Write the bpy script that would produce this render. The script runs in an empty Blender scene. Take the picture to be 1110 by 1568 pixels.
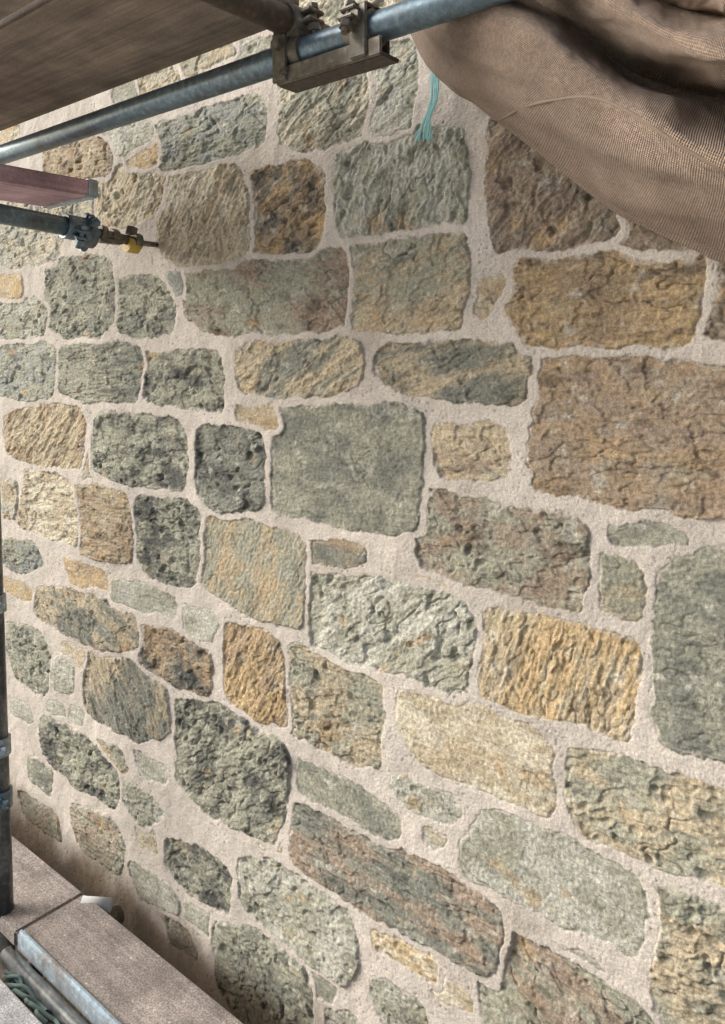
import bpy, bmesh, math, random
import numpy as np
from mathutils import Vector, Matrix
random.seed(4); RS=np.random.RandomState(7)
# ---------------------------------------------------------------- set-up
D=1.2                      # camera to wall distance
TH=math.radians(39.7)      # camera heading
F=1200.0
c_,s_=math.cos(TH),math.sin(TH)
def W(px,py,Yd=D):
    """point on the vertical plane Yd metres in front of the viewer (wall = D)"""
    u=(px-555)/F; v=(540-py)/F
    dx=-s_+u*c_; dy=c_+u*s_
    d=Yd/dy
    return (dx*d, Yd-D, v*d)
scene=bpy.context.scene
cam=bpy.data.cameras.new("camera"); co=bpy.data.objects.new("camera",cam)
scene.collection.objects.link(co); scene.camera=co
co.location=(0,-D,0); co.rotation_euler=(math.radians(90),0,TH)
cam.sensor_fit='VERTICAL'; cam.sensor_height=36; cam.sensor_width=36
cam.lens=F/1568*36; cam.shift_y=-244/1568
cam.clip_start=0.02; cam.clip_end=2000
scene.view_settings.view_transform='Standard'
S=Vector((-.82,-.50,.50)).normalized()
w=bpy.data.worlds.new("World"); scene.world=w; w.use_nodes=True
nt=w.node_tree; sky=nt.nodes.new('ShaderNodeTexSky'); sky.sky_type='NISHITA'
sky.sun_disc=False; sky.sun_elevation=math.asin(S.z); sky.sun_rotation=math.atan2(S.x,S.y)%(2*math.pi)
sky.dust_density=4.0; sky.air_density=.9; sky.ozone_density=1.0
nt.links.new(sky.outputs[0],nt.nodes['Background'].inputs[0]); nt.nodes['Background'].inputs[1].default_value=0.15
sl=bpy.data.lights.new("sun",'SUN'); sl.energy=4.9; sl.angle=math.radians(40); sl.color=(1,.985,.955)
so=bpy.data.objects.new("sun",sl); so.rotation_euler=(-S).to_track_quat('-Z','Y').to_euler(); scene.collection.objects.link(so)

# ---------------------------------------------------------------- numpy noise
PERM=RS.permutation(256); PERM=np.concatenate([PERM,PERM,PERM])
GA=RS.rand(256)*2*np.pi; GX=np.cos(GA); GY=np.sin(GA)
def perlin(x,y,seed=0):
    x=x+seed*17.31; y=y+seed*9.77
    xf=np.floor(x); yf=np.floor(y); xi=xf.astype(np.int64)&255; yi=yf.astype(np.int64)&255
    x=x-xf; y=y-yf
    def g(ix,iy,fx,fy):
        h=PERM[PERM[ix&255]+(iy&255)]
        return GX[h]*fx+GY[h]*fy
    u=x*x*x*(x*(x*6-15)+10); v=y*y*y*(y*(y*6-15)+10)
    a=g(xi,yi,x,y); b=g(xi+1,yi,x-1,y); c=g(xi,yi+1,x,y-1); d=g(xi+1,yi+1,x-1,y-1)
    return ((a+(b-a)*u)*(1-v)+(c+(d-c)*u)*v)*1.5
def fbm(x,y,o=4,seed=0,gain=.5):
    r=0;a=1;t=0
    for i in range(o):
        r=r+a*perlin(x*2**i,y*2**i,seed+i*3.1); t+=a; a*=gain
    return r/t*1.3
def ridged(x,y,o=3,seed=0):
    r=0;a=1;t=0
    for i in range(o):
        r=r+a*(1-2*np.abs(perlin(x*2**i,y*2**i,seed+i*5.3))); t+=a; a*=.5
    return r/t
def sst(a,b,x):
    t=np.clip((x-a)/(b-a),0,1); return t*t*(3-2*t)

PAL=dict(g=(.275,.272,.208),G=(.17,.173,.142),b=(.235,.245,.222),t=(.385,.322,.22),y=(.51,.462,.35),
         o=(.41,.305,.17),r=(.255,.20,.148),n=(.39,.385,.325),k=(.07,.072,.064),d=(.17,.135,.10),u=(.28,.21,.135))
# outline | two colours | relief type | iron stain | grain angle
ST="""0,195 28,190 30,215 0,225|oy|w|.3|0
70,235 140,222 170,235 165,262 110,270 70,262|tu|p|.3|0
150,205 205,190 232,196 232,210 185,232 150,228|gn|p|0|0
190,222 235,212 240,248 200,252|yo|p|.5|0
240,195 340,165 390,150 402,170 398,215 330,240 262,248 240,235|gb|p|.1|0
175,140 200,125 208,145 180,160|gn|s|0|0
210,125 262,105 275,125 215,148|tn|p|0|0
265,95 345,65 360,80 285,115|tg|p|0|0
345,70 425,58 430,75 370,100|gn|p|0|0
280,20 360,5 365,55 285,75|tn|p|0|0
380,0 520,-20 520,35 385,50|gy|p|0|0
530,-30 640,-40 640,10 540,20|gy|p|0|0
432,125 548,110 562,160 545,205 470,228 432,215|yg|w|0|30
560,70 625,75 636,150 622,185 590,205 563,190|gn|w|0|20
155,268 240,250 250,262 240,300 222,320 190,345 158,330 150,295|yt|p|.5|40
60,285 120,280 145,300 140,330 80,345 60,330|yn|p|.3|0
0,345 60,350 95,365 80,395 20,405 0,395|ny|p|.1|0
0,290 40,290 50,320 0,330|yn|p|.3|0
0,425 30,422 34,452 0,452|to|s|.2|0
0,462 50,465 70,480 60,505 0,515|gn|p|0|0
252,285 300,262 350,255 378,290 380,370 350,392 285,402 250,378 243,330|ty|w|.2|50
388,292 392,272 430,262 460,248 492,270 494,350 478,378 425,382 395,370 382,330|uk|p|.8|20
520,235 570,215 632,200 700,205 716,280 712,330 640,345 570,355 528,350 512,290|gn|p|.1|70
703,205 714,202 724,240 722,290 712,305|ty|s|0|0
75,408 130,395 165,410 172,440 168,485 150,508 100,512 72,490|gG|p|0|0
180,432 240,428 266,470 262,500 215,512 185,500|gG|p|0|0
257,420 275,418 278,445 262,452|gb|s|0|0
285,430 300,415 400,400 520,388 530,430 518,495 420,505 330,508 285,480|rg|l|.1|-8
540,380 620,368 705,358 715,400 712,450 700,498 620,505 550,500 535,450|tg|w|.4|20
722,440 768,420 774,432 745,482 728,478|tu|s|.3|0
757,150 800,180 870,240 935,300 940,366 800,374 765,385 752,330 747,250|rd|p|.1|40
945,300 1060,360 1060,382 990,376 950,366|dr|p|.1|0
800,400 870,395 985,385 1075,395 1078,420 1045,530 930,522 825,515 775,480 790,450|ou|w|.4|0
1088,410 1150,395 1150,528 1072,512|rd|p|.1|0
0,535 60,525 82,540 78,600 40,608 0,600|gb|p|0|0
90,545 112,528 205,535 215,555 205,605 130,610 95,590|gG|w|0|0
220,545 330,540 342,580 335,618 310,625 225,605|gk|p|0|0
362,545 400,530 480,515 545,525 555,560 540,585 470,605 375,595|tG|w|.3|25
575,545 610,530 700,525 800,535 812,560 800,610 720,612 640,600 575,575|tG|w|.4|12
822,568 880,548 960,545 1030,572 1150,580 1150,790 1040,782 930,768 822,755 812,700 828,640|ru|l|.3|0
10,640 60,622 115,632 128,650 118,710 60,705 18,690 8,670|tu|w|.2|40
150,635 270,650 285,690 275,740 200,735 143,715|gk|p|0|0
305,655 395,672 402,700 398,770 330,780 303,750|Gk|p|0|0
365,628 418,625 425,648 390,655 368,645|tu|s|.3|0
435,640 500,628 600,625 645,635 640,720 632,800 600,815 520,800 425,780 415,750 425,680|gG|s|0|0
668,655 775,655 778,700 770,728 672,728 665,700|rt|l|.2|0
655,755 700,760 880,800 898,815 890,935 800,910 715,880 640,855 645,790|rg|p|.2|0
932,805 1000,800 1055,818 1055,835 1000,834 932,826|gG|s|0|0
45,735 75,728 100,740 112,790 118,830 60,812 30,800 45,770|yt|w|.2|0
120,750 190,758 195,790 200,855 150,852 122,840 115,790|ut|w|.4|0
212,768 280,770 303,790 300,850 290,890 230,880 210,840|gk|p|.1|0
322,790 400,808 465,830 460,900 455,948 380,940 312,890 315,840|gt|s|.5|60
478,832 520,830 558,840 562,862 530,865 478,858|Gu|s|0|0
478,885 560,885 640,905 700,925 725,950 715,1010 695,1055 610,1020 520,1005 480,980 470,930|gn|p|.1|30
640,880 685,892 683,905 645,895|ty|s|0|0
922,850 970,857 992,890 975,950 930,935 918,900|tg|s|.2|0
750,940 830,945 965,985 975,1010 965,1080 945,1122 860,1095 735,1065 735,1010|ot|l|.3|70
1010,910 1050,870 1150,840 1150,1170 1060,1150 1020,1130 1005,1080 1000,1000|gG|s|0|0
5,830 50,832 65,865 30,872 5,860|gb|p|0|0
5,740 25,742 25,790 5,790|tn|p|0|0
97,858 160,880 163,898 110,888|ou|s|.3|0
170,890 230,900 265,920 270,940 200,925 172,915|gn|s|0|0
282,930 320,938 335,960 325,980 285,965|gn|s|0|0
60,905 130,910 200,945 210,990 150,990 95,955 55,935|tG|w|.2|-20
220,965 260,970 322,1005 318,1055 260,1040 215,1005|uk|p|.5|0
350,965 380,960 420,990 425,1030 438,1108 400,1100 350,1060 345,1010|ou|w|.6|60
432,1000 470,992 585,1055 580,1110 575,1175 510,1150 442,1110 432,1050|gt|p|.3|0
5,885 45,902 55,918 10,905|ot|s|.3|0
15,960 60,970 75,1005 70,1060 30,1040 12,1000|gG|p|0|0
82,1012 110,1018 112,1060 82,1050|gn|s|0|0
100,985 130,1000 125,1018 95,1000|tn|s|0|0
130,1040 150,1005 210,1020 250,1060 258,1120 210,1130 135,1090|Gt|w|0|-40
270,1080 330,1080 400,1120 440,1160 430,1240 400,1262 320,1245 275,1190|gk|p|.1|30
65,1100 130,1130 180,1190 170,1225 120,1200 70,1150|gk|p|0|0
45,1160 80,1180 75,1215 50,1190|gG|s|0|0
15,1070 45,1085 50,1105 18,1092|gn|s|0|0
110,1235 170,1255 190,1300 180,1335 125,1290|gr|w|0|0
190,1200 225,1215 250,1250 215,1260 190,1225|gn|p|0|0
210,1155 255,1180 250,1195 215,1180|gn|s|0|0
455,1165 540,1200 610,1250 612,1280 570,1275 460,1210|gG|s|0|-30
600,1185 690,1215 705,1245 695,1262 620,1235 598,1205|gn|p|0|0
655,1265 685,1285 670,1300 650,1285|nt|s|0|0
615,1065 700,1070 790,1105 840,1150 850,1200 840,1245 760,1215 640,1165 610,1110|ty|s|.3|-15
875,1155 960,1170 1150,1225 1150,1360 1000,1320 900,1280 870,1220|gt|p|.3|0
710,1290 760,1255 880,1290 980,1350 985,1400 965,1450 890,1420 770,1370 710,1335|gn|s|.1|-20
455,1240 540,1265 700,1350 760,1395 765,1430 740,1490 650,1430 520,1370 445,1315|rG|l|.1|-5
255,1290 300,1300 350,1340 345,1385 300,1370 255,1325|gk|p|.2|0
368,1320 420,1320 520,1395 540,1440 545,1480 520,1500 440,1440 370,1380|gn|p|.2|0
330,1420 400,1430 460,1490 475,1590 480,1640 400,1600 345,1510 330,1450|gG|p|.1|0
195,1325 260,1360 275,1395 220,1375|ng|s|.1|0
280,1380 330,1410 320,1428 285,1402|ng|s|.1|0
570,1425 620,1440 670,1475 665,1500 600,1465 572,1450|oy|p|.5|0
665,1490 720,1520 725,1550 665,1525|yt|s|.1|0
570,1500 620,1520 650,1550 655,1620 600,1590 575,1530|gn|p|0|0
478,1490 518,1512 510,1532 480,1515|gG|s|0|0
755,1480 790,1440 880,1480 960,1540 1010,1600 1000,1660 745,1590 735,1520|gr|w|.2|-20
835,1440 900,1465 930,1490 925,1500 870,1480 840,1455|gG|s|0|0
1015,1375 1060,1390 1150,1410 1150,1700 1000,1650 1010,1460|gt|p|.1|0
500,1540 545,1560 550,1600 505,1590|gn|p|0|0
395,1285 420,1280 430,1300 405,1305|ty|s|0|0
150,1140 185,1150 195,1180 165,1165|gt|p|0|0
30,1215 85,1250 95,1285 40,1250|gr|p|0|0
250,1400 290,1430 300,1465 262,1440|gr|p|0|0
210,1265 235,1275 240,1300 215,1290|ty|s|0|0
110,1085 128,1090 125,1110 108,1100|gn|s|0|0
75,1075 100,1085 100,1100 75,1092|gn|s|0|0
0,1010 8,1012 8,1050 0,1045|gn|s|0|0
130,715 140,700 142,735 132,740|tn|s|0|0"""
stones=[]
for ln in ST.split("\n"):
    a,c,ty,ir,an=ln.split("|")
    P=[W(*map(float,q.split(","))) for q in a.split()]
    poly=np.array([[p[0],p[2]] for p in P])
    # roughly squared blocks: dress the outline towards its rectangle
    mn_,mx_=poly.min(0),poly.max(0); ce=(mn_+mx_)/2; hf=(mx_-mn_)/2
    q=(poly-ce)/hf; mxn=np.maximum(np.abs(q[:,0]),np.abs(q[:,1]))
    sq=.42 if min(hf)>.035 else .2
    q=q*(1+sq*(1/np.clip(mxn,.6,1)-1))[:,None]
    ext=.16*np.sign(q)*(np.abs(q)>.45)*(1-np.abs(q)); q=q+ext*(min(hf)>.035)
    poly=ce+q*hf
    stones.append((poly,c,ty,float(ir),math.radians(float(an))))
# wall continues past the picture: further courses of random rubble
occ=[(p[:,0].min(),p[:,0].max(),p[:,1].min(),p[:,1].max()) for p,*_ in stones]
z=-3.2
while z<3.0:
    h=random.uniform(.14,.26); x=-6.5
    while x<2.4:
        wd=random.uniform(.16,.42)
        b=(x,x+wd,z,z+h)
        if not any(b[0]<o[1]+.02 and b[1]>o[0]-.02 and b[2]<o[3]+.02 and b[3]>o[2]-.02 for o in occ):
            j=lambda s:random.uniform(-s,s)
            poly=np.array([[x+j(.01),z+j(.015)],[x+wd*.5,z+j(.012)],[x+wd+j(.01),z+j(.015)],[x+wd+j(.01),z+h*.5],[x+wd+j(.015),z+h+j(.015)],[x+wd*.5,z+h+j(.012)],[x+j(.015),z+h+j(.015)],[x+j(.01),z+h*.5]])
            stones.append((poly,random.choice(['gt','gG','gn','tu','tg','gk','ty','ot']),random.choice('ppwsl'),random.choice([0,.1,.4]),random.uniform(-.5,.8)))
        x+=wd+random.uniform(.02,.05)
    z+=h+random.uniform(.025,.045)

# ---------------------------------------------------------------- wall height-field
xs=[-7.0]
while xs[-1]<2.6:
    x=xs[-1]
    if x<-2.9: st=.02
    elif x<-.12: st=.0014+.0021*min(1,max(0,(-.3-x)/2.3))
    else: st=.012
    xs.append(x+st)
xs=np.array(xs)
zs=np.concatenate([np.arange(-3.2,-1.75,.012),np.arange(-1.75,-1.05,.0021),np.arange(-1.05,.75,.0017),np.arange(.75,1.12,.0026),np.arange(1.12,3.0,.015)])
X,Z=np.meshgrid(xs,zs)
nz,nx=X.shape
MORT=np.array((.485,.438,.382))
H=.0012+.0030*fbm(X*9,Z*9,3,1)+.0014*fbm(X*34,Z*34,5,2,.58)+.0006*perlin(X*230,Z*230,3)
pits=sst(.50,.66,perlin(X*130,Z*130,19))*sst(-.1,.4,fbm(X*7,Z*7,2,18)); H=H-.0014*pits
mn=fbm(X*5,Z*5,5,5,.6)
mcol=MORT[None,None,:]*(1+.20*mn[...,None]+.08*perlin(X*160,Z*160,8)[...,None])
mcol=mcol*(1-.32*sst(.05,.8,fbm(X*3,Z*3,5,31,.65))[...,None]*np.array((.6,.65,.75)))
mcol=mcol*(1-.35*pits[...,None])
COL=mcol.copy(); MASK=np.zeros_like(X); SD=np.full_like(X,-1.0)
def chaikin(p,n=2):
    for r_ in (.09,.2):
        q=np.roll(p,-1,0); p=np.stack([p*(1-r_)+q*r_,p*r_+q*(1-r_)],1).reshape(-1,2)
    return p
def sdf(px,pz,poly):
    d=np.full(px.shape,1e9); ins=np.zeros(px.shape,bool); n=len(poly)
    for i in range(n):
        a=poly[i]; b=poly[(i+1)%n]; e=b-a
        wx=px-a[0]; wz=pz-a[1]
        t=np.clip((wx*e[0]+wz*e[1])/(e@e+1e-12),0,1)
        d=np.minimum(d,(wx-t*e[0])**2+(wz-t*e[1])**2)
        if abs(b[1]-a[1])>1e-12:
            cnd=((a[1]>pz)!=(b[1]>pz))&(px<(b[0]-a[0])*(pz-a[1])/(b[1]-a[1])+a[0])
            ins^=cnd
    d=np.sqrt(d); return np.where(ins,d,-d)
for k,(poly,cc,ty,iron,ang) in enumerate(stones):
    P=chaikin(poly); mg=.04
    i0,i1=np.searchsorted(xs,[P[:,0].min()-mg,P[:,0].max()+mg]); j0,j1=np.searchsorted(zs,[P[:,1].min()-mg,P[:,1].max()+mg])
    if i1-i0<3 or j1-j0<3: continue
    x=X[j0:j1,i0:i1]; zz=Z[j0:j1,i0:i1]
    jag=np.abs(perlin(x*34,zz*34,k+7))*.006
    wx=x+.007*perlin(x*14,zz*14,k)+.003*perlin(x*50,zz*50,k+.5)+.0018*perlin(x*150,zz*150,k)
    wz=zz+.007*perlin(x*14,zz*14,k+40)+.003*perlin(x*50,zz*50,k+41)+.0018*perlin(x*150,zz*150,k+42)
    size=min(np.ptp(P[:,0]),np.ptp(P[:,1]))
    far=min(1,max(0,(-P[:,0].mean()-.8)/1.0))
    d=sdf(wx,wz,P)+(.0088 if size>.09 else .0058)+.008*far-jag
    d=np.minimum(d,-SD[j0:j1,i0:i1]-.013)
    SD[j0:j1,i0:i1]=np.maximum(SD[j0:j1,i0:i1],d)
    rx,rz=x-P[:,0].mean(),zz-P[:,1].mean()
    ca,sa=math.cos(ang),math.sin(ang)
    u=rx*ca+rz*sa; v=-rx*sa+rz*ca
    sd=k*1.37
    q=.02*fbm(u*12,v*12,2,sd+9)
    fine=.0016*fbm(u*30,v*130,3,sd+91,.7)+.0008*fbm(x*150,zz*150,2,sd+92)
    cn=perlin((u+q)*7,(v+q*.6)*21,sd+33)+.35*perlin(u*30,v*60,sd+34)
    crack=np.exp(-(cn/.045)**2)*sst(-.05,.35,fbm(u*6,v*8,2,sd+35))
    patch=sst(-.35,.3,fbm(u*5,v*6,2,sd+66))      # worn flat areas versus rough areas
    if ty=='p':
        pit=sst(.20,.55,perlin(u*34+q*30,v*46,sd+4))*sst(-.15,.25,fbm(u*10,v*10,2,sd+6))
        r=(.0042*fbm(u*15,v*24,5,sd+2,.66)+.0018*ridged(u*22,v*48,4,sd))*(.30+.75*patch)-.0075*pit-.0035*crack
    elif ty=='w':
        r=(.0034*ridged((u+q)*6,(v+q)*26,4,sd)+.0042*fbm(u*11,v*54,4,sd+2,.64))*(.35+.7*patch)-.003*crack
    elif ty=='l':
        r=.0018*ridged((u+q)*4,(v+q*.5)*28,4,sd)+.0022*fbm(u*9,v*80,4,sd+2,.64)+.0016*fbm(u*20,v*20,3,sd+3)-.0022*crack
    else:
        r=.0020*fbm(u*9,v*9,4,sd,.55)+.0010*fbm(u*24,v*44,4,sd+1,.65)-.0014*crack
    r=r+fine
    led=fbm((u+q)*5,(v-q)*9,5,sd+20,.6)*3.0
    fr=led-np.floor(led); led=np.floor(led)+sst(.88,1.0,fr)
    r=r+(.0028 if ty!='s' else .0008)*led
    proud=random.uniform(.0002,.0035)
    if size<.07: r=r*.6; proud*=.6
    tilt=random.uniform(-.025,.025)*rx+random.uniform(-.025,.015)*rz
    edge=.0035+.004*sst(-.4,.5,perlin(x*12,zz*12,sd+81))
    h=-.001+ (proud+.001)*sst(0,1,d/edge)+(r+tilt)*sst(.0,.005,d)
    m=sst(-.0006,.0020,d)
    Hs=H[j0:j1,i0:i1]
    dip=-.0008*np.exp(-(np.clip(-d,0,1)/.003))*(1-m)*sst(0,.6,perlin(x*14,zz*14,77))
    H[j0:j1,i0:i1]=(Hs+dip)*(1-m)+h*m
    c1=np.array(PAL[cc[0]]); c2=np.array(PAL[cc[1]])
    if ty in 'lw':
        t=fbm(u*6,v*28,5,sd+11,.66)*1.0+fbm(u*5,v*5,2,sd+12)*.7
    else:
        t=fbm(u*8,v*14,6,sd+11,.70)*1.25
    bias=.10 if cc[1]=='k' else .0
    t=sst(-.36+bias,.38+bias,t)[...,None]
    col=c1*(1-t)+c2*t
    gl=sst(.08,.5,fbm(x*14,zz*14,5,sd+30,.7))[...,None]
    col=col*(1-.35*gl)+np.array((.30,.30,.24))*.35*gl
    ii=sst(.25-.45*iron,.75-.3*iron,fbm(u*7,v*11,5,sd+50,.68))[...,None]*min(.8,iron*1.15)
    col=col*(1-ii)+np.array((.41,.285,.145))*ii
    if ty!='s' or iron>0:
        i2=sst(.38,.62,fbm(u*8,v*12,4,sd+53,.6))[...,None]*.6
        col=col*(1-i2)+np.array((.38,.27,.15))*i2
    pal=sst(.22,.55,fbm(x*20,zz*24,5,sd+60,.7))[...,None]*.5
    col=col*(1-pal)+np.array((.50,.48,.41))*pal
    dk=sst(.08,.5,fbm(u*13,v*28,5,sd+64,.7))[...,None]*(.70 if ty!='s' else .38)
    col=col*(1-dk)+col*.34*dk
    col=col*(1-.4*crack[...,None])
    col=col*(1+.20*perlin(x*120,zz*120,sd)[...,None]+.16*perlin(x*240,zz*240,sd+1)[...,None])*random.uniform(.97,1.2)
    sm=sst(.010,.001,d)*sst(-.05,.35,perlin(x*30,zz*30,sd+70))
    col=col*(1-.7*sm[...,None])+mcol[j0:j1,i0:i1]*.7*sm[...,None]
    COL[j0:j1,i0:i1]=COL[j0:j1,i0:i1]*(1-m[...,None])+col*m[...,None]
    MASK[j0:j1,i0:i1]=np.maximum(MASK[j0:j1,i0:i1],m)
# dirty brown wall base, darkened further to paint in the deck gap's shade
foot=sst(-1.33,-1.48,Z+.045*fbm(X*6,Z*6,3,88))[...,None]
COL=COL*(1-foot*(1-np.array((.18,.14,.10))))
COL=np.clip(COL,.008,.9)
def grid_mesh(name,V,nu,nv,smooth=True,uv=None):
    me=bpy.data.meshes.new(name)
    idx=np.arange(nu*nv).reshape(nv,nu)
    f=np.stack([idx[:-1,:-1],idx[:-1,1:],idx[1:,1:],idx[1:,:-1]],-1).reshape(-1,4)
    me.vertices.add(nu*nv); me.vertices.foreach_set('co',V.astype(np.float32).ravel())
    me.loops.add(f.size); me.loops.foreach_set('vertex_index',f.ravel().astype(np.int32))
    me.polygons.add(len(f)); me.polygons.foreach_set('loop_start',(np.arange(len(f))*4).astype(np.int32))
    if uv is not None:
        l=me.uv_layers.new(name='UVMap'); l.data.foreach_set('uv',uv.reshape(-1,2)[f.ravel()].astype(np.float32).ravel())
    me.update(calc_edges=True)
    if smooth: me.polygons.foreach_set('use_smooth',np.ones(len(f),bool))
    o=bpy.data.objects.new(name,me); scene.collection.objects.link(o); return o
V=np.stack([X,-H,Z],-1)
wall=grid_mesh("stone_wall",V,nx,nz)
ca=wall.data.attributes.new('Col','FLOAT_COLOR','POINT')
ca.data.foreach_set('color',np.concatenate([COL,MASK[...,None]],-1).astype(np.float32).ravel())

# ---------------------------------------------------------------- material helpers
def newmat(n):
    m=bpy.data.materials.new(n); m.use_nodes=True; return m,m.node_tree,m.node_tree.nodes['Principled BSDF']
def N(nt,t,**k):
    n=nt.nodes.new(t)
    for a,b in k.items():
        if a in n.inputs.keys(): n.inputs[a].default_value=b
        else: setattr(n,a,b)
    return n
def ramp(nt,src,stops):
    r=nt.nodes.new('ShaderNodeValToRGB'); e=r.color_ramp.elements
    while len(e)<len(stops): e.new(.5)
    for i,(p,c) in enumerate(stops):
        e[i].position=p; e[i].color=(*c,1) if len(c)==3 else c
    nt.links.new(src,r.inputs[0]); return r
def mul(nt,a,b,f=1,mode='MULTIPLY'):
    m=nt.nodes.new('ShaderNodeMix'); m.data_type='RGBA'; m.blend_type=mode; m.inputs[0].default_value=f
    nt.links.new(a,m.inputs[6]); nt.links.new(b,m.inputs[7]); return m.outputs[2]
m,nt,bs=newmat("rubble_stone_and_mortar")
at=N(nt,'ShaderNodeAttribute',attribute_name='Col'); tc=N(nt,'ShaderNodeTexCoord')
n1=N(nt,'ShaderNodeTexNoise',Scale=480.0,Detail=3.0); n2=N(nt,'ShaderNodeTexNoise',Scale=130.0,Detail=6.0,Roughness=.7)
vo=N(nt,'ShaderNodeTexVoronoi',Scale=170.0)
for n in (n1,n2,vo): nt.links.new(tc.outputs['Object'],n.inputs['Vector'])
r1=ramp(nt,n1.outputs[0],[(.3,(.70,.70,.70)),(.7,(1.28,1.28,1.28))])
r2=ramp(nt,n2.outputs[0],[(.3,(.66,.66,.66)),(.7,(1.28,1.28,1.28))])
r3=ramp(nt,vo.outputs['Distance'],[(.07,(.40,.37,.33)),(.15,(1,1,1))])
c=mul(nt,at.outputs['Color'],r1.outputs[0],.9)
mk=nt.nodes.new('ShaderNodeMath'); mk.operation='MULTIPLY_ADD'; nt.links.new(at.outputs['Alpha'],mk.inputs[0]); mk.inputs[1].default_value=.62; mk.inputs[2].default_value=.33
mm=nt.nodes.new('ShaderNodeMix'); mm.data_type='RGBA'; mm.blend_type='MULTIPLY'; nt.links.new(mk.outputs[0],mm.inputs[0]); nt.links.new(c,mm.inputs[6]); nt.links.new(r2.outputs[0],mm.inputs[7])
c=mul(nt,mm.outputs[2],r3.outputs[0],.5)
nt.links.new(c,bs.inputs['Base Color']); bs.inputs['Roughness'].default_value=.88; bs.inputs['Specular IOR Level'].default_value=.3
b1=N(nt,'ShaderNodeBump',Distance=.004); b2=N(nt,'ShaderNodeBump',Strength=.45,Distance=.001)
mk2=nt.nodes.new('ShaderNodeMath'); mk2.operation='MULTIPLY_ADD'; nt.links.new(at.outputs['Alpha'],mk2.inputs[0]); mk2.inputs[1].default_value=.46; mk2.inputs[2].default_value=.22
nt.links.new(mk2.outputs[0],b1.inputs['Strength'])
nt.links.new(n2.outputs[0],b1.inputs['Height']); nt.links.new(n1.outputs[0],b2.inputs['Height'])
nt.links.new(b1.outputs[0],b2.inputs['Normal']); nt.links.new(b2.outputs[0],bs.inputs['Normal'])
wall.data.materials.append(m)

def metal(name,base,rust,rough=.45,met=.55,amt=.6):
    m,nt,bs=newmat(name); tc=N(nt,'ShaderNodeTexCoord')
    a=N(nt,'ShaderNodeTexNoise',Scale=14.0,Detail=8.0,Roughness=.7); b=N(nt,'ShaderNodeTexNoise',Scale=90.0,Detail=4.0,Roughness=.6)
    for n in(a,b): nt.links.new(tc.outputs['Object'],n.inputs['Vector'])
    r=ramp(nt,a.outputs[0],[(amt-.12,base),(amt,tuple(.5*(x+y) for x,y in zip(base,rust))),(amt+.12,rust)])
    s=ramp(nt,b.outputs[0],[(.35,(.65,.65,.65)),(.6,(1.1,1.1,1.1)),(.72,(1.9,1.85,1.8))])
    nt.links.new(mul(nt,r.outputs[0],s.outputs[0],.8),bs.inputs['Base Color'])
    bs.inputs['Metallic'].default_value=met; bs.inputs['Roughness'].default_value=rough
    bp=N(nt,'ShaderNodeBump',Strength=.3,Distance=.001); nt.links.new(b.outputs[0],bp.inputs['Height']); nt.links.new(bp.outputs[0],bs.inputs['Normal'])
    return m
M_tube=metal("galvanised_tube",(.15,.21,.245),(.10,.09,.08),.40,.5,.60)
M_dark=metal("weathered_dark_steel",(.10,.085,.07),(.16,.10,.06),.6,.3,.6)
M_coup=metal("coupler_steel",(.19,.175,.14),(.11,.08,.05),.5,.5,.55)
M_blk=metal("dark_wet_tube",(.06,.07,.075),(.22,.22,.21),.3,.4,.56)
M_band=metal("pale_steel_band",(.38,.46,.51),(.25,.2,.17),.45,.3,.56)
def wood(name,a,b,axis='x',dust=None,grain=1.0):
    m,nt,bs=newmat(name); tc=N(nt,'ShaderNodeTexCoord'); mp=N(nt,'ShaderNodeMapping')
    mp.inputs['Scale'].default_value=(1.2,26,26) if axis=='x' else (26,1.2,26)
    nt.links.new(tc.outputs['Object'],mp.inputs[0])
    n=N(nt,'ShaderNodeTexNoise',Scale=2.5,Detail=8.0,Roughness=.65,Distortion=.6); nt.links.new(mp.outputs[0],n.inputs['Vector'])
    r=ramp(nt,n.outputs[0],[(.3,a),(.7,b)]); c=r.outputs[0]
    n2=N(nt,'ShaderNodeTexNoise',Scale=9.0,Detail=6.0,Roughness=.6); nt.links.new(tc.outputs['Object'],n2.inputs['Vector'])
    r2=ramp(nt,n2.outputs[0],[(.35,(.60,.60,.60)),(.65,(1.2,1.2,1.2))]); c=mul(nt,c,r2.outputs[0],.9)
    n3=N(nt,'ShaderNodeTexNoise',Scale=240.0,Detail=3.0); nt.links.new(tc.outputs['Object'],n3.inputs['Vector'])
    r3=ramp(nt,n3.outputs[0],[(.35,(.5,.5,.5)),(.5,(1,1,1)),(.66,(1.6,1.6,1.6))]); c=mul(nt,c,r3.outputs[0],.7 if dust else .25)
    if dust:
        v=N(nt,'ShaderNodeTexVoronoi',Scale=55.0); nt.links.new(tc.outputs['Object'],v.inputs['Vector'])
        rv=ramp(nt,v.outputs['Distance'],[(.10,(1.9,1.85,1.8)),(.2,(1,1,1))]); c=mul(nt,c,rv.outputs[0],.6)
    nt.links.new(c,bs.inputs['Base Color']); bs.inputs['Roughness'].default_value=.85
    bp=N(nt,'ShaderNodeBump',Strength=.4,Distance=.003); nt.links.new(n.outputs[0],bp.inputs['Height'])
    bp2=N(nt,'ShaderNodeBump',Strength=.5 if dust else .1,Distance=.002); nt.links.new(n3.outputs[0],bp2.inputs['Height']); nt.links.new(bp.outputs[0],bp2.inputs['Normal'])
    nt.links.new(bp2.outputs[0],bs.inputs['Normal']); return m
M_under=wood("stained_board_wood",(.15,.115,.085),(.31,.25,.195),'x')
M_deck=wood("dusty_board_wood",(.24,.20,.175),(.38,.33,.295),'x',dust=True)
M_deck2=wood("pale_dusty_board",(.40,.395,.395),(.52,.51,.51),'x',dust=True)
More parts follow.
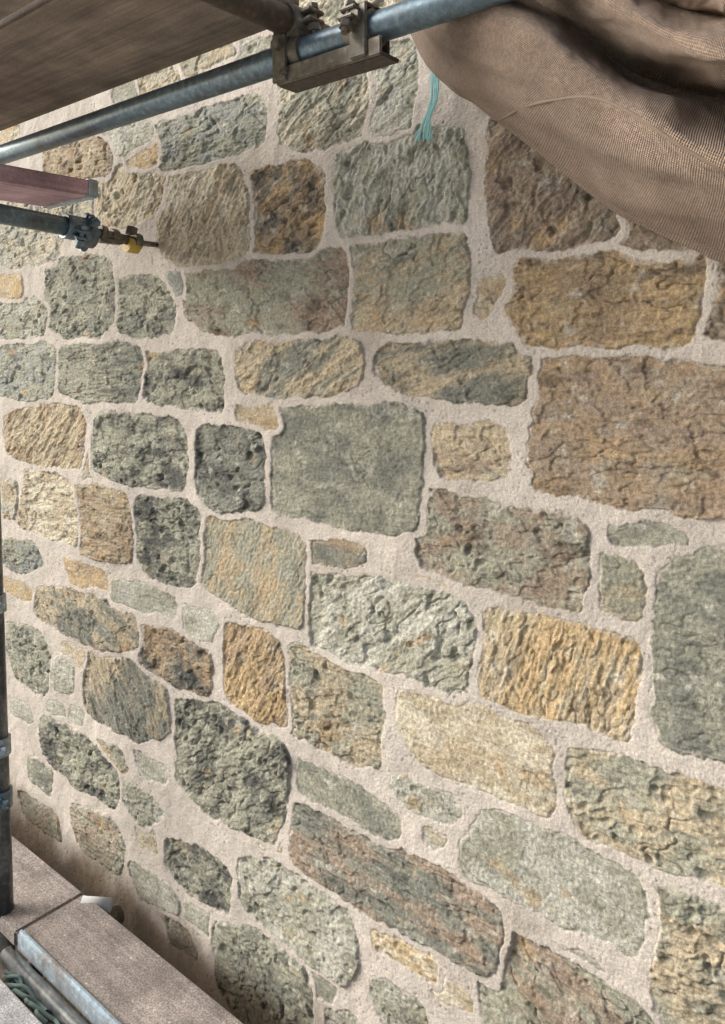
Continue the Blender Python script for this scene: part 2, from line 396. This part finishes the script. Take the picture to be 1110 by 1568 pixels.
M_pink=wood("pink_painted_board",(.42,.24,.27),(.56,.40,.43),'y')

# ---------------------------------------------------------------- mesh helpers
class Bld:
    def __init__(s): s.bm=bmesh.new(); s.mats=[]
    def mi(s,m):
        if m not in s.mats: s.mats.append(m)
        return s.mats.index(m)
    def _fin(s,vs,m,smooth):
        fs=set(f for v in vs for f in v.link_faces); i=s.mi(m)
        for f in fs: f.material_index=i; f.smooth=smooth and len(f.verts)<=4
    def cyl(s,p0,p1,r,m,seg=28,r2=None,smooth=True):
        p0=Vector(p0);p1=Vector(p1);d=p1-p0
        M=Matrix.Translation((p0+p1)/2)@d.to_track_quat('Z','Y').to_matrix().to_4x4()
        g=bmesh.ops.create_cone(s.bm,cap_ends=True,segments=seg,radius1=r,radius2=r if r2 is None else r2,depth=d.length,matrix=M)
        s._fin(g['verts'],m,smooth); return s
    def pipe(s,p0,p1,r,m,t=.004,seg=32):
        p0=Vector(p0);p1=Vector(p1);q=(p1-p0).to_track_quat('Z','Y'); L=(p1-p0).length
        rings=[]
        for rr,zz in((r-t,0),(r-.0008,0),(r,.0008),(r,L-.0008),(r-.0008,L),(r-t,L)):
            rings.append([s.bm.verts.new(p0+q@Vector((rr*math.cos(a),rr*math.sin(a),zz))) for a in [2*math.pi*i/seg for i in range(seg)]])
        i_=s.mi(m)
        for k in range(6):
            A=rings[k];B=rings[(k+1)%6]
            for i in range(seg):
                f=s.bm.faces.new((A[i],A[(i+1)%seg],B[(i+1)%seg],B[i])); f.material_index=i_; f.smooth=k in(2,5)
        return s
    def box(s,c,size,m,rot=None,bev=.002):
        b=bmesh.new(); g=bmesh.ops.create_cube(b,size=1); 
        for v in b.verts: v.co=Vector((v.co.x*size[0],v.co.y*size[1],v.co.z*size[2]))
        if bev: bmesh.ops.bevel(b,geom=b.edges[:],offset=bev,segments=2,affect='EDGES')
        M=Matrix.Translation(c)@(rot.to_4x4() if rot else Matrix())
        b.transform(M); i=s.mi(m)
        vm={v:s.bm.verts.new(v.co) for v in b.verts}
        for f in b.faces:
            nf=s.bm.faces.new([vm[v] for v in f.verts]); nf.material_index=i
        b.free(); return s
    def hexnut(s,p,ax,m,r=.011,h=.012):
        p=Vector(p);ax=Vector(ax).normalized(); return s.cyl(p-ax*h/2,p+ax*h/2,r,m,seg=6,smooth=False)
    def coupler(s,c,ax,side,m,r=.0242,w=.055):
        """forged half-clamp round a tube, with hinge lug, flap, bolt and nut"""
        c=Vector(c);ax=Vector(ax).normalized();side=Vector(side);side=(side-ax*side.dot(ax)).normalized();o=ax.cross(side)
        s.pipe(c-ax*w/2,c+ax*w/2,r+.006,m,t=.0058)
        R=Matrix((ax,side,o)).transposed()
        for sg in(1,-1):
            s.box(c+side*(r+.014)+o*sg*.008,(w*.62,.026,.007),m,R,.0015)
        s.box(c-side*(r+.007),(w*.5,.016,.022),m,R,.003)
        s.cyl(c-side*(r+.008)-ax*w*.33,c-side*(r+.008)+ax*w*.33,.005,m,12)
        b=c+side*(r+.018)
        s.cyl(b-o*.022,b+o*.034,.0058,m,12); s.hexnut(b+o*.020,o,m); s.hexnut(b-o*.017,o,m,.010,.008)
        return s
    def done(s,name):
        bmesh.ops.recalc_face_normals(s.bm,faces=s.bm.faces[:])
        me=bpy.data.meshes.new(name); s.bm.to_mesh(me); s.bm.free()
        for m in s.mats: me.materials.append(m)
        o=bpy.data.objects.new(name,me); scene.collection.objects.link(o); return o
YL=.97-D                     # ledger line
# ledger
b=Bld(); b.pipe((-4.2,YL,.515),(1.6,YL,.515),.0242,M_tube); b.done("scaffold_tube")
# transom under upper boards
b=Bld(); b.pipe((-.955,-1.75,.565),(-.955,1.055-D,.565),.0242,M_dark); b.done("scaffold_tube")
# coupler/bracket joining them
b=Bld()
b.coupler((-.955,YL,.515),(1,0,0),(0,-.3,-1),M_coup); b.coupler((-.955,YL-.0,.566),(0,1,0),(1,0,.1),M_coup,w=.06)
b.box((-.955,YL,.541),(.06,.05,.012),M_coup)
b.box((-.862,YL,.462),(.23,.045,.007),M_dark); b.box((-.862,YL-.024,.474),(.23,.006,.03),M_coup)
for xx in(-.965,-.79):
    b.box((xx,YL-.029,.505),(.034,.006,.085),M_coup); b.box((xx,YL+.029,.505),(.034,.006,.085),M_coup)
    b.box((xx,YL,.5455),(.034,.064,.006),M_coup)
    b.hexnut((xx,YL-.036,.525),(0,1,0),M_coup)
b.coupler((-.80,YL,.515),(1,0,0),(0,-1,.35),M_coup,w=.05)
b.done("scaffold_coupler")
# upper lift boards
def board(c,size,mat,name,band=None):
    b=Bld(); b.box(c,size,mat,None,.004)
    if band: 
        for bx in band: b.box((bx,c[1],c[2]),(.03,size[1]+.004,size[2]+.004),M_band,None,.002)
    return b.done(name)
board((-1.565,.997-.16-D,.611),(1.19,.32,.038),M_under,"scaffold_board")
board((-1.56,.66-.115-D,.606),(1.20,.23,.038),M_under,"scaffold_board")
# tie tube reaching the wall, with swivel coupler and reveal pin
A=Vector((-1.675,-.75,.318)); B=Vector((-1.675,.99-D,.288)); dr=(B-A).normalized()
b=Bld(); b.pipe(A,B,.0215,M_tube); b.done("scaffold_tube")
b=Bld(); b.coupler(B-dr*.02,dr,(1,0,-.5),M_tube,r=.0225,w=.05)
b.coupler(B+dr*.012+Vector((0,0,-.012)),dr,(.5,0,1),M_tube,r=.0225,w=.035)
E=Vector((-1.675,1.145-D,.274))
b.cyl(B,E,.012,M_coup,16); b.cyl(B+dr*.045,B+dr*.06,.019,M_coup,24); b.hexnut(B+dr*.085,dr,M_coup,.017,.018)
b.box(B+dr*.075+Vector((0,0,-.016)),(.026,.06,.010),M_coup)
my,nt_,bs_=newmat("yellow_tag"); bs_.inputs['Base Color'].default_value=(.50,.34,.05,1)
b.cyl(E-dr*.02,E,.022,M_coup,24); b.cyl(E-dr*.035+Vector((0,0,-.010)),E-dr*.004+Vector((0,0,-.010)),.019,my,20)
b.hexnut(E+Vector((.0,-.02,.026)),(0,.3,1),M_coup,.015,.018)
b.cyl(E,(-1.675,.0,.274),.007,M_coup,12); b.done("scaffold_coupler")
# pink board end
b=Bld(); b.box((-1.80,.76-D,.392),(.22,.54,.038),M_pink,None,.004); b.box((-1.80,1.028-D,.392),(.225,.03,.043),M_band,None,.003); b.done("scaffold_board")
# standard at left
p0=Vector(W(8,1470,.955)); p1=Vector(W(-11,880,.955)); dd=(p1-p0)
b=Bld(); b.pipe(p0-dd*.35,p0+dd*2.2,.0242,M_blk); b.done("scaffold_tube")
b=Bld()
for py in(925,1145,1225):
    t=(1470-py)/590; q=p0+dd*t; b.coupler(q,dd,(.8,-.6,0),M_tube if py==1225 else M_band,w=.045)
b.done("scaffold_coupler")
# lower deck
ZD=-1.42
def deck(x0,x1,ya,yb_,mat,z=ZD,band=None):
    board(((x0+x1)/2,(ya+yb_)/2-D,z-.019),(x1-x0,yb_-ya,.038),mat,"scaffold_board",band)
deck(-1.878,.9,.948,1.118,M_deck); deck(-4.0,-1.886,.935,1.12,M_deck,ZD-.003)
deck(-3.2,.9,.61,.845,M_deck2); deck(-3.2,.9,.375,.605,M_deck); deck(-3.2,.9,.14,.37,M_deck2); deck(-3.2,.9,-.10,.135,M_deck)
b=Bld(); b.box((-.49,.937-D,ZD-.010),(2.75,.016,.05),M_band,None,.006); b.pipe((-1.87,.905-D,ZD-.03),(.9,.905-D,ZD-.03),.016,M_blk); b.done("board_edge_rail")
b=Bld(); b.pipe((-2.2,.885-D,ZD-.066),(.9,.885-D,ZD-.066),.0242,M_dark); b.done("scaffold_tube")
M_whi,_,bw=newmat("cement_splash"); bw.inputs['Base Color'].default_value=(.5,.5,.48,1); bw.inputs['Roughness'].default_value=.9
b=Bld(); b.pipe((-1.80,.5-D,ZD-.062),(-1.80,1.172-D,ZD-.048),.0242,M_coup); b.cyl((-1.86,1.10-D,ZD-.01),(-1.80,1.15-D,ZD-.015),.017,M_whi,16); b.done("scaffold_tube")
# rope remnant in deck gap
def curve(name,pts,r,mat):
    cu=bpy.data.curves.new(name,'CURVE'); cu.dimensions='3D'; cu.bevel_depth=r; cu.bevel_resolution=2
    for P in pts:
        sp=cu.splines.new('NURBS'); sp.points.add(len(P)-1); sp.use_endpoint_u=True; sp.order_u=3
        for i,p in enumerate(P): sp.points[i].co=(*p,1)
    o=bpy.data.objects.new(name,cu); cu.materials.append(mat); scene.collection.objects.link(o); return o
M_rope,_,br=newmat("faded_green_rope"); br.inputs['Base Color'].default_value=(.12,.17,.15,1); br.inputs['Roughness'].default_value=.9
pts=[]
for k in range(4):
    pts.append([(-1.80+.022*i+random.uniform(-.01,.01),.875-D+.012*math.sin(i*.9+k*2)+random.uniform(-.004,.004),ZD-.03+.010*math.cos(i*1.2+k*1.7)) for i in range(8+k)])
curve("rope",pts,.0045,M_rope)
# turquoise twine
M_tw,_,bt=newmat("turquoise_twine"); bt.inputs['Base Color'].default_value=(.24,.50,.49,1); bt.inputs['Roughness'].default_value=.7
pts=[]
for k in range(18):
    a=random.uniform(-1,1)
    P=[]
    for i,(px,py) in enumerate([(668,95),(664,120),(666,140),(662,160),(654,178),(650,192),(648,214)]):
        q=Vector(W(px+a*(3,6,7,5,3,9,14)[i]+random.uniform(-2,2),py+random.uniform(-5,5)*(i>0),1.165)); P.append(q)
    pts.append(P)
curve("turquoise_twine",pts,.0011,M_tw)

# ---------------------------------------------------------------- hessian sheet
R=[ # px,py,k
[(585,-60,.93),(640,70,.95),(690,130,.95),(760,184,.95),(870,272,.95),(950,334,.95),(1060,380,.94),(1200,430,.93),(1400,470,.92)],
[(592,-64,.89),(650,62,.90),(705,115,.895),(775,168,.89),(885,250,.885),(968,310,.88),(1070,352,.87),(1205,400,.87),(1400,440,.87)],
[(605,-68,.85),(668,40,.85),(730,85,.84),(800,135,.82),(895,205,.81),(990,265,.79),(1085,305,.78),(1212,350,.79),(1400,390,.79)],
[(630,-72,.84),(700,10,.83),(770,50,.81),(840,105,.79),(915,165,.77),(1000,215,.755),(1095,262,.75),(1222,300,.76),(1400,330,.76)],
[(660,-76,.85),(735,-15,.83),(810,25,.81),(870,75,.79),(935,128,.78),(1008,172,.765),(1102,222,.76),(1230,255,.76),(1400,280,.76)],
[(690,-80,.87),(765,-30,.86),(840,15,.87),(895,58,.89),(955,112,.91),(1030,148,.93),(1110,182,.935),(1240,215,.92),(1400,245,.9)],
[(715,-84,.84),(790,-40,.84),(860,5,.85),(915,42,.86),(968,88,.89),(1050,120,.92),(1125,147,.93),(1250,180,.90),(1400,210,.86)],
[(740,-88,.80),(815,-48,.81),(885,-10,.80),(938,24,.79),(1000,66,.76),(1072,95,.72),(1142,112,.70),(1255,138,.69),(1400,165,.69)],
[(765,-92,.82),(840,-55,.81),(910,-25,.80),(965,5,.77),(1025,38,.74),(1085,62,.71),(1150,74,.69),(1260,94,.68),(1400,112,.68)],
[(790,-96,.88),(865,-62,.87),(935,-35,.86),(990,-10,.85),(1045,12,.84),(1100,24,.82),(1160,30,.80),(1265,45,.78),(1400,60,.78)],
[(815,-105,.82),(890,-75,.80),(960,-52,.78),(1015,-30,.76),(1070,-10,.74),(1120,-2,.72),(1180,0,.71),(1275,5,.70),(1400,10,.7)],
[(830,-140,.80),(905,-120,.78),(975,-105,.76),(1030,-95,.74),(1085,-85,.72),(1140,-80,.71),(1200,-80,.70),(1290,-80,.69),(1400,-80,.69)],
[(840,-260,.80),(915,-260,.78),(985,-260,.76),(1040,-260,.74),(1095,-260,.72),(1150,-260,.71),(1210,-260,.70),(1300,-260,.69),(1400,-260,.69)]]
C=np.array([[W(px,py,k*D) for px,py,k in row] for row in R])
def cr(P,n):
    K=len(P); t=np.linspace(0,K-1-1e-9,n); i=t.astype(int); f=(t-i).reshape((-1,)+(1,)*(P.ndim-1))
    g=lambda j:P[np.clip(j,0,K-1)]
    a,b_,c2,d2=g(i-1),g(i),g(i+1),g(i+2)
    return .5*((2*b_)+(-a+c2)*f+(2*a-5*b_+4*c2-d2)*f**2+(-a+3*b_-3*c2+d2)*f**3)
NU,NV=460,460
G=cr(C,NV); G=np.swapaxes(cr(np.swapaxes(G,0,1),NU),0,1)
uu,vv=np.meshgrid(np.linspace(0,1,NU),np.linspace(0,1,NV))
du=np.gradient(G,axis=1); dv=np.gradient(G,axis=0); nn=np.cross(du,dv); nn/=np.linalg.norm(nn,axis=-1,keepdims=True)+1e-9
wp=.35*fbm(uu*2.5,vv*2.5,2,41)
wr=.0065*fbm(uu*2.2+wp,vv*10-uu*3+wp,2,3)+.0028*fbm(uu*9+vv*3+wp,vv*12+wp,3,5)+.0050*ridged(uu*3-vv*2+wp,vv*6+uu*6+wp,2,9)*sst(-.1,.5,fbm(uu*3,vv*4,2,51))
G=G+nn*wr[...,None]
G[...,1]=np.minimum(G[...,1],-.035)       # cloth always hangs clear of the masonry
Lu=np.concatenate([np.zeros((NV,1)),np.cumsum(np.linalg.norm(np.diff(G,axis=1),axis=-1),1)],1)
Lv=np.concatenate([np.zeros((1,NU)),np.cumsum(np.linalg.norm(np.diff(G,axis=0),axis=-1),0)],0)
UV=np.stack([Lu.mean(0)[None,:].repeat(NV,0),Lv.mean(1)[:,None].repeat(NU,1)],-1)
sheet=grid_mesh("hessian_sheet",G,NU,NV,uv=UV)
m,nt,bs=newmat("hessian_cloth"); tc=N(nt,'ShaderNodeTexCoord')
def wave(scale,dirn):
    x=N(nt,'ShaderNodeTexWave',Scale=scale,Distortion=1.8,Detail=3.0); x.inputs['Detail Scale'].default_value=.35; x.bands_direction=dirn; nt.links.new(tc.outputs['UV'],x.inputs['Vector']); return x
wa=wave(118,'X'); wb=wave(112,'Y')
mx=mul(nt,wa.outputs[0],wb.outputs[0],1,'ADD')
n=N(nt,'ShaderNodeTexNoise',Scale=6.0,Detail=8.0,Roughness=.65); n2=N(nt,'ShaderNodeTexNoise',Scale=200.0,Detail=4.0,Roughness=.7)
nt.links.new(tc.outputs['Object'],n.inputs['Vector']); nt.links.new(tc.outputs['Object'],n2.inputs['Vector'])
r=ramp(nt,n.outputs[0],[(.3,(.175,.125,.09)),(.7,(.30,.222,.165))]); rw=ramp(nt,mx,[(0,(.35,.35,.35)),(.9,(1.3,1.3,1.3))]); rn=ramp(nt,n2.outputs[0],[(.3,(.6,.6,.6)),(.7,(1.35,1.35,1.35))])
c=mul(nt,r.outputs[0],rw.outputs[0],.9); c=mul(nt,c,rn.outputs[0],.9)
nt.links.new(c,bs.inputs['Base Color']); bs.inputs['Roughness'].default_value=.95; bs.inputs['Specular IOR Level'].default_value=.1
bs.inputs['Sheen Weight'].default_value=.15
bp=N(nt,'ShaderNodeBump',Strength=.7,Distance=.0018); nt.links.new(mx,bp.inputs['Height'])
bp2=N(nt,'ShaderNodeBump',Strength=.4,Distance=.0015); nt.links.new(n2.outputs[0],bp2.inputs['Height']); nt.links.new(bp.outputs[0],bp2.inputs['Normal']); nt.links.new(bp2.outputs[0],bs.inputs['Normal'])
sheet.data.materials.append(m)
so_=sheet.modifiers.new('t','SOLIDIFY'); so_.thickness=.003; so_.offset=0
M_hem,_,bh=newmat("hessian_thread"); bh.inputs['Base Color'].default_value=(.20,.15,.11,1); bh.inputs['Roughness'].default_value=.95
h=curve("hem",[[tuple(G[18,i]) for i in range(0,NU,3)]],.0025,M_hem); h.parent=sheet
# stitched seam following the cloth across the first fold
dep=(G[...,0]*-s_+(G[...,1]+D)*c_); GPX=555+F*(G[...,0]*c_+(G[...,1]+D)*s_)/dep; GPY=540-F*G[...,2]/dep
path=cr(np.array([(752,181),(772,180),(805,163),(865,150),(920,152),(975,178),(1040,222),(1110,262),(1180,300)],float),70)
sm=[]
for a_,b_ in path:
    e=(GPX-a_)**2+(GPY-b_)**2; j,i=np.unravel_index(np.argmin(e),e.shape); sm.append(G[j,i])
sm=np.array(sm); 
for _ in range(3): sm[1:-1]=(sm[:-2]+2*sm[1:-1]+sm[2:])/4
s2=curve("seam",[[tuple(p) for p in sm]],.0028,M_hem); s2.parent=sheet

# ---------------------------------------------------------------- ground
b=bmesh.new()
bmesh.ops.create_grid(b,x_segments=4,y_segments=4,size=600)
me=bpy.data.meshes.new("ground"); b.to_mesh(me); g=bpy.data.objects.new("ground",me); g.location=(0,0,-3.2); scene.collection.objects.link(g)
m,nt,bs=newmat("gravel_ground"); tc=N(nt,'ShaderNodeTexCoord'); n=N(nt,'ShaderNodeTexNoise',Scale=30.0,Detail=6.0); nt.links.new(tc.outputs['Object'],n.inputs['Vector'])
r=ramp(nt,n.outputs[0],[(.3,(.36,.35,.325)),(.7,(.48,.465,.43))]); nt.links.new(r.outputs[0],bs.inputs['Base Color']); me.materials.append(m)
print("verts",nx*nz,"stones",len(stones))
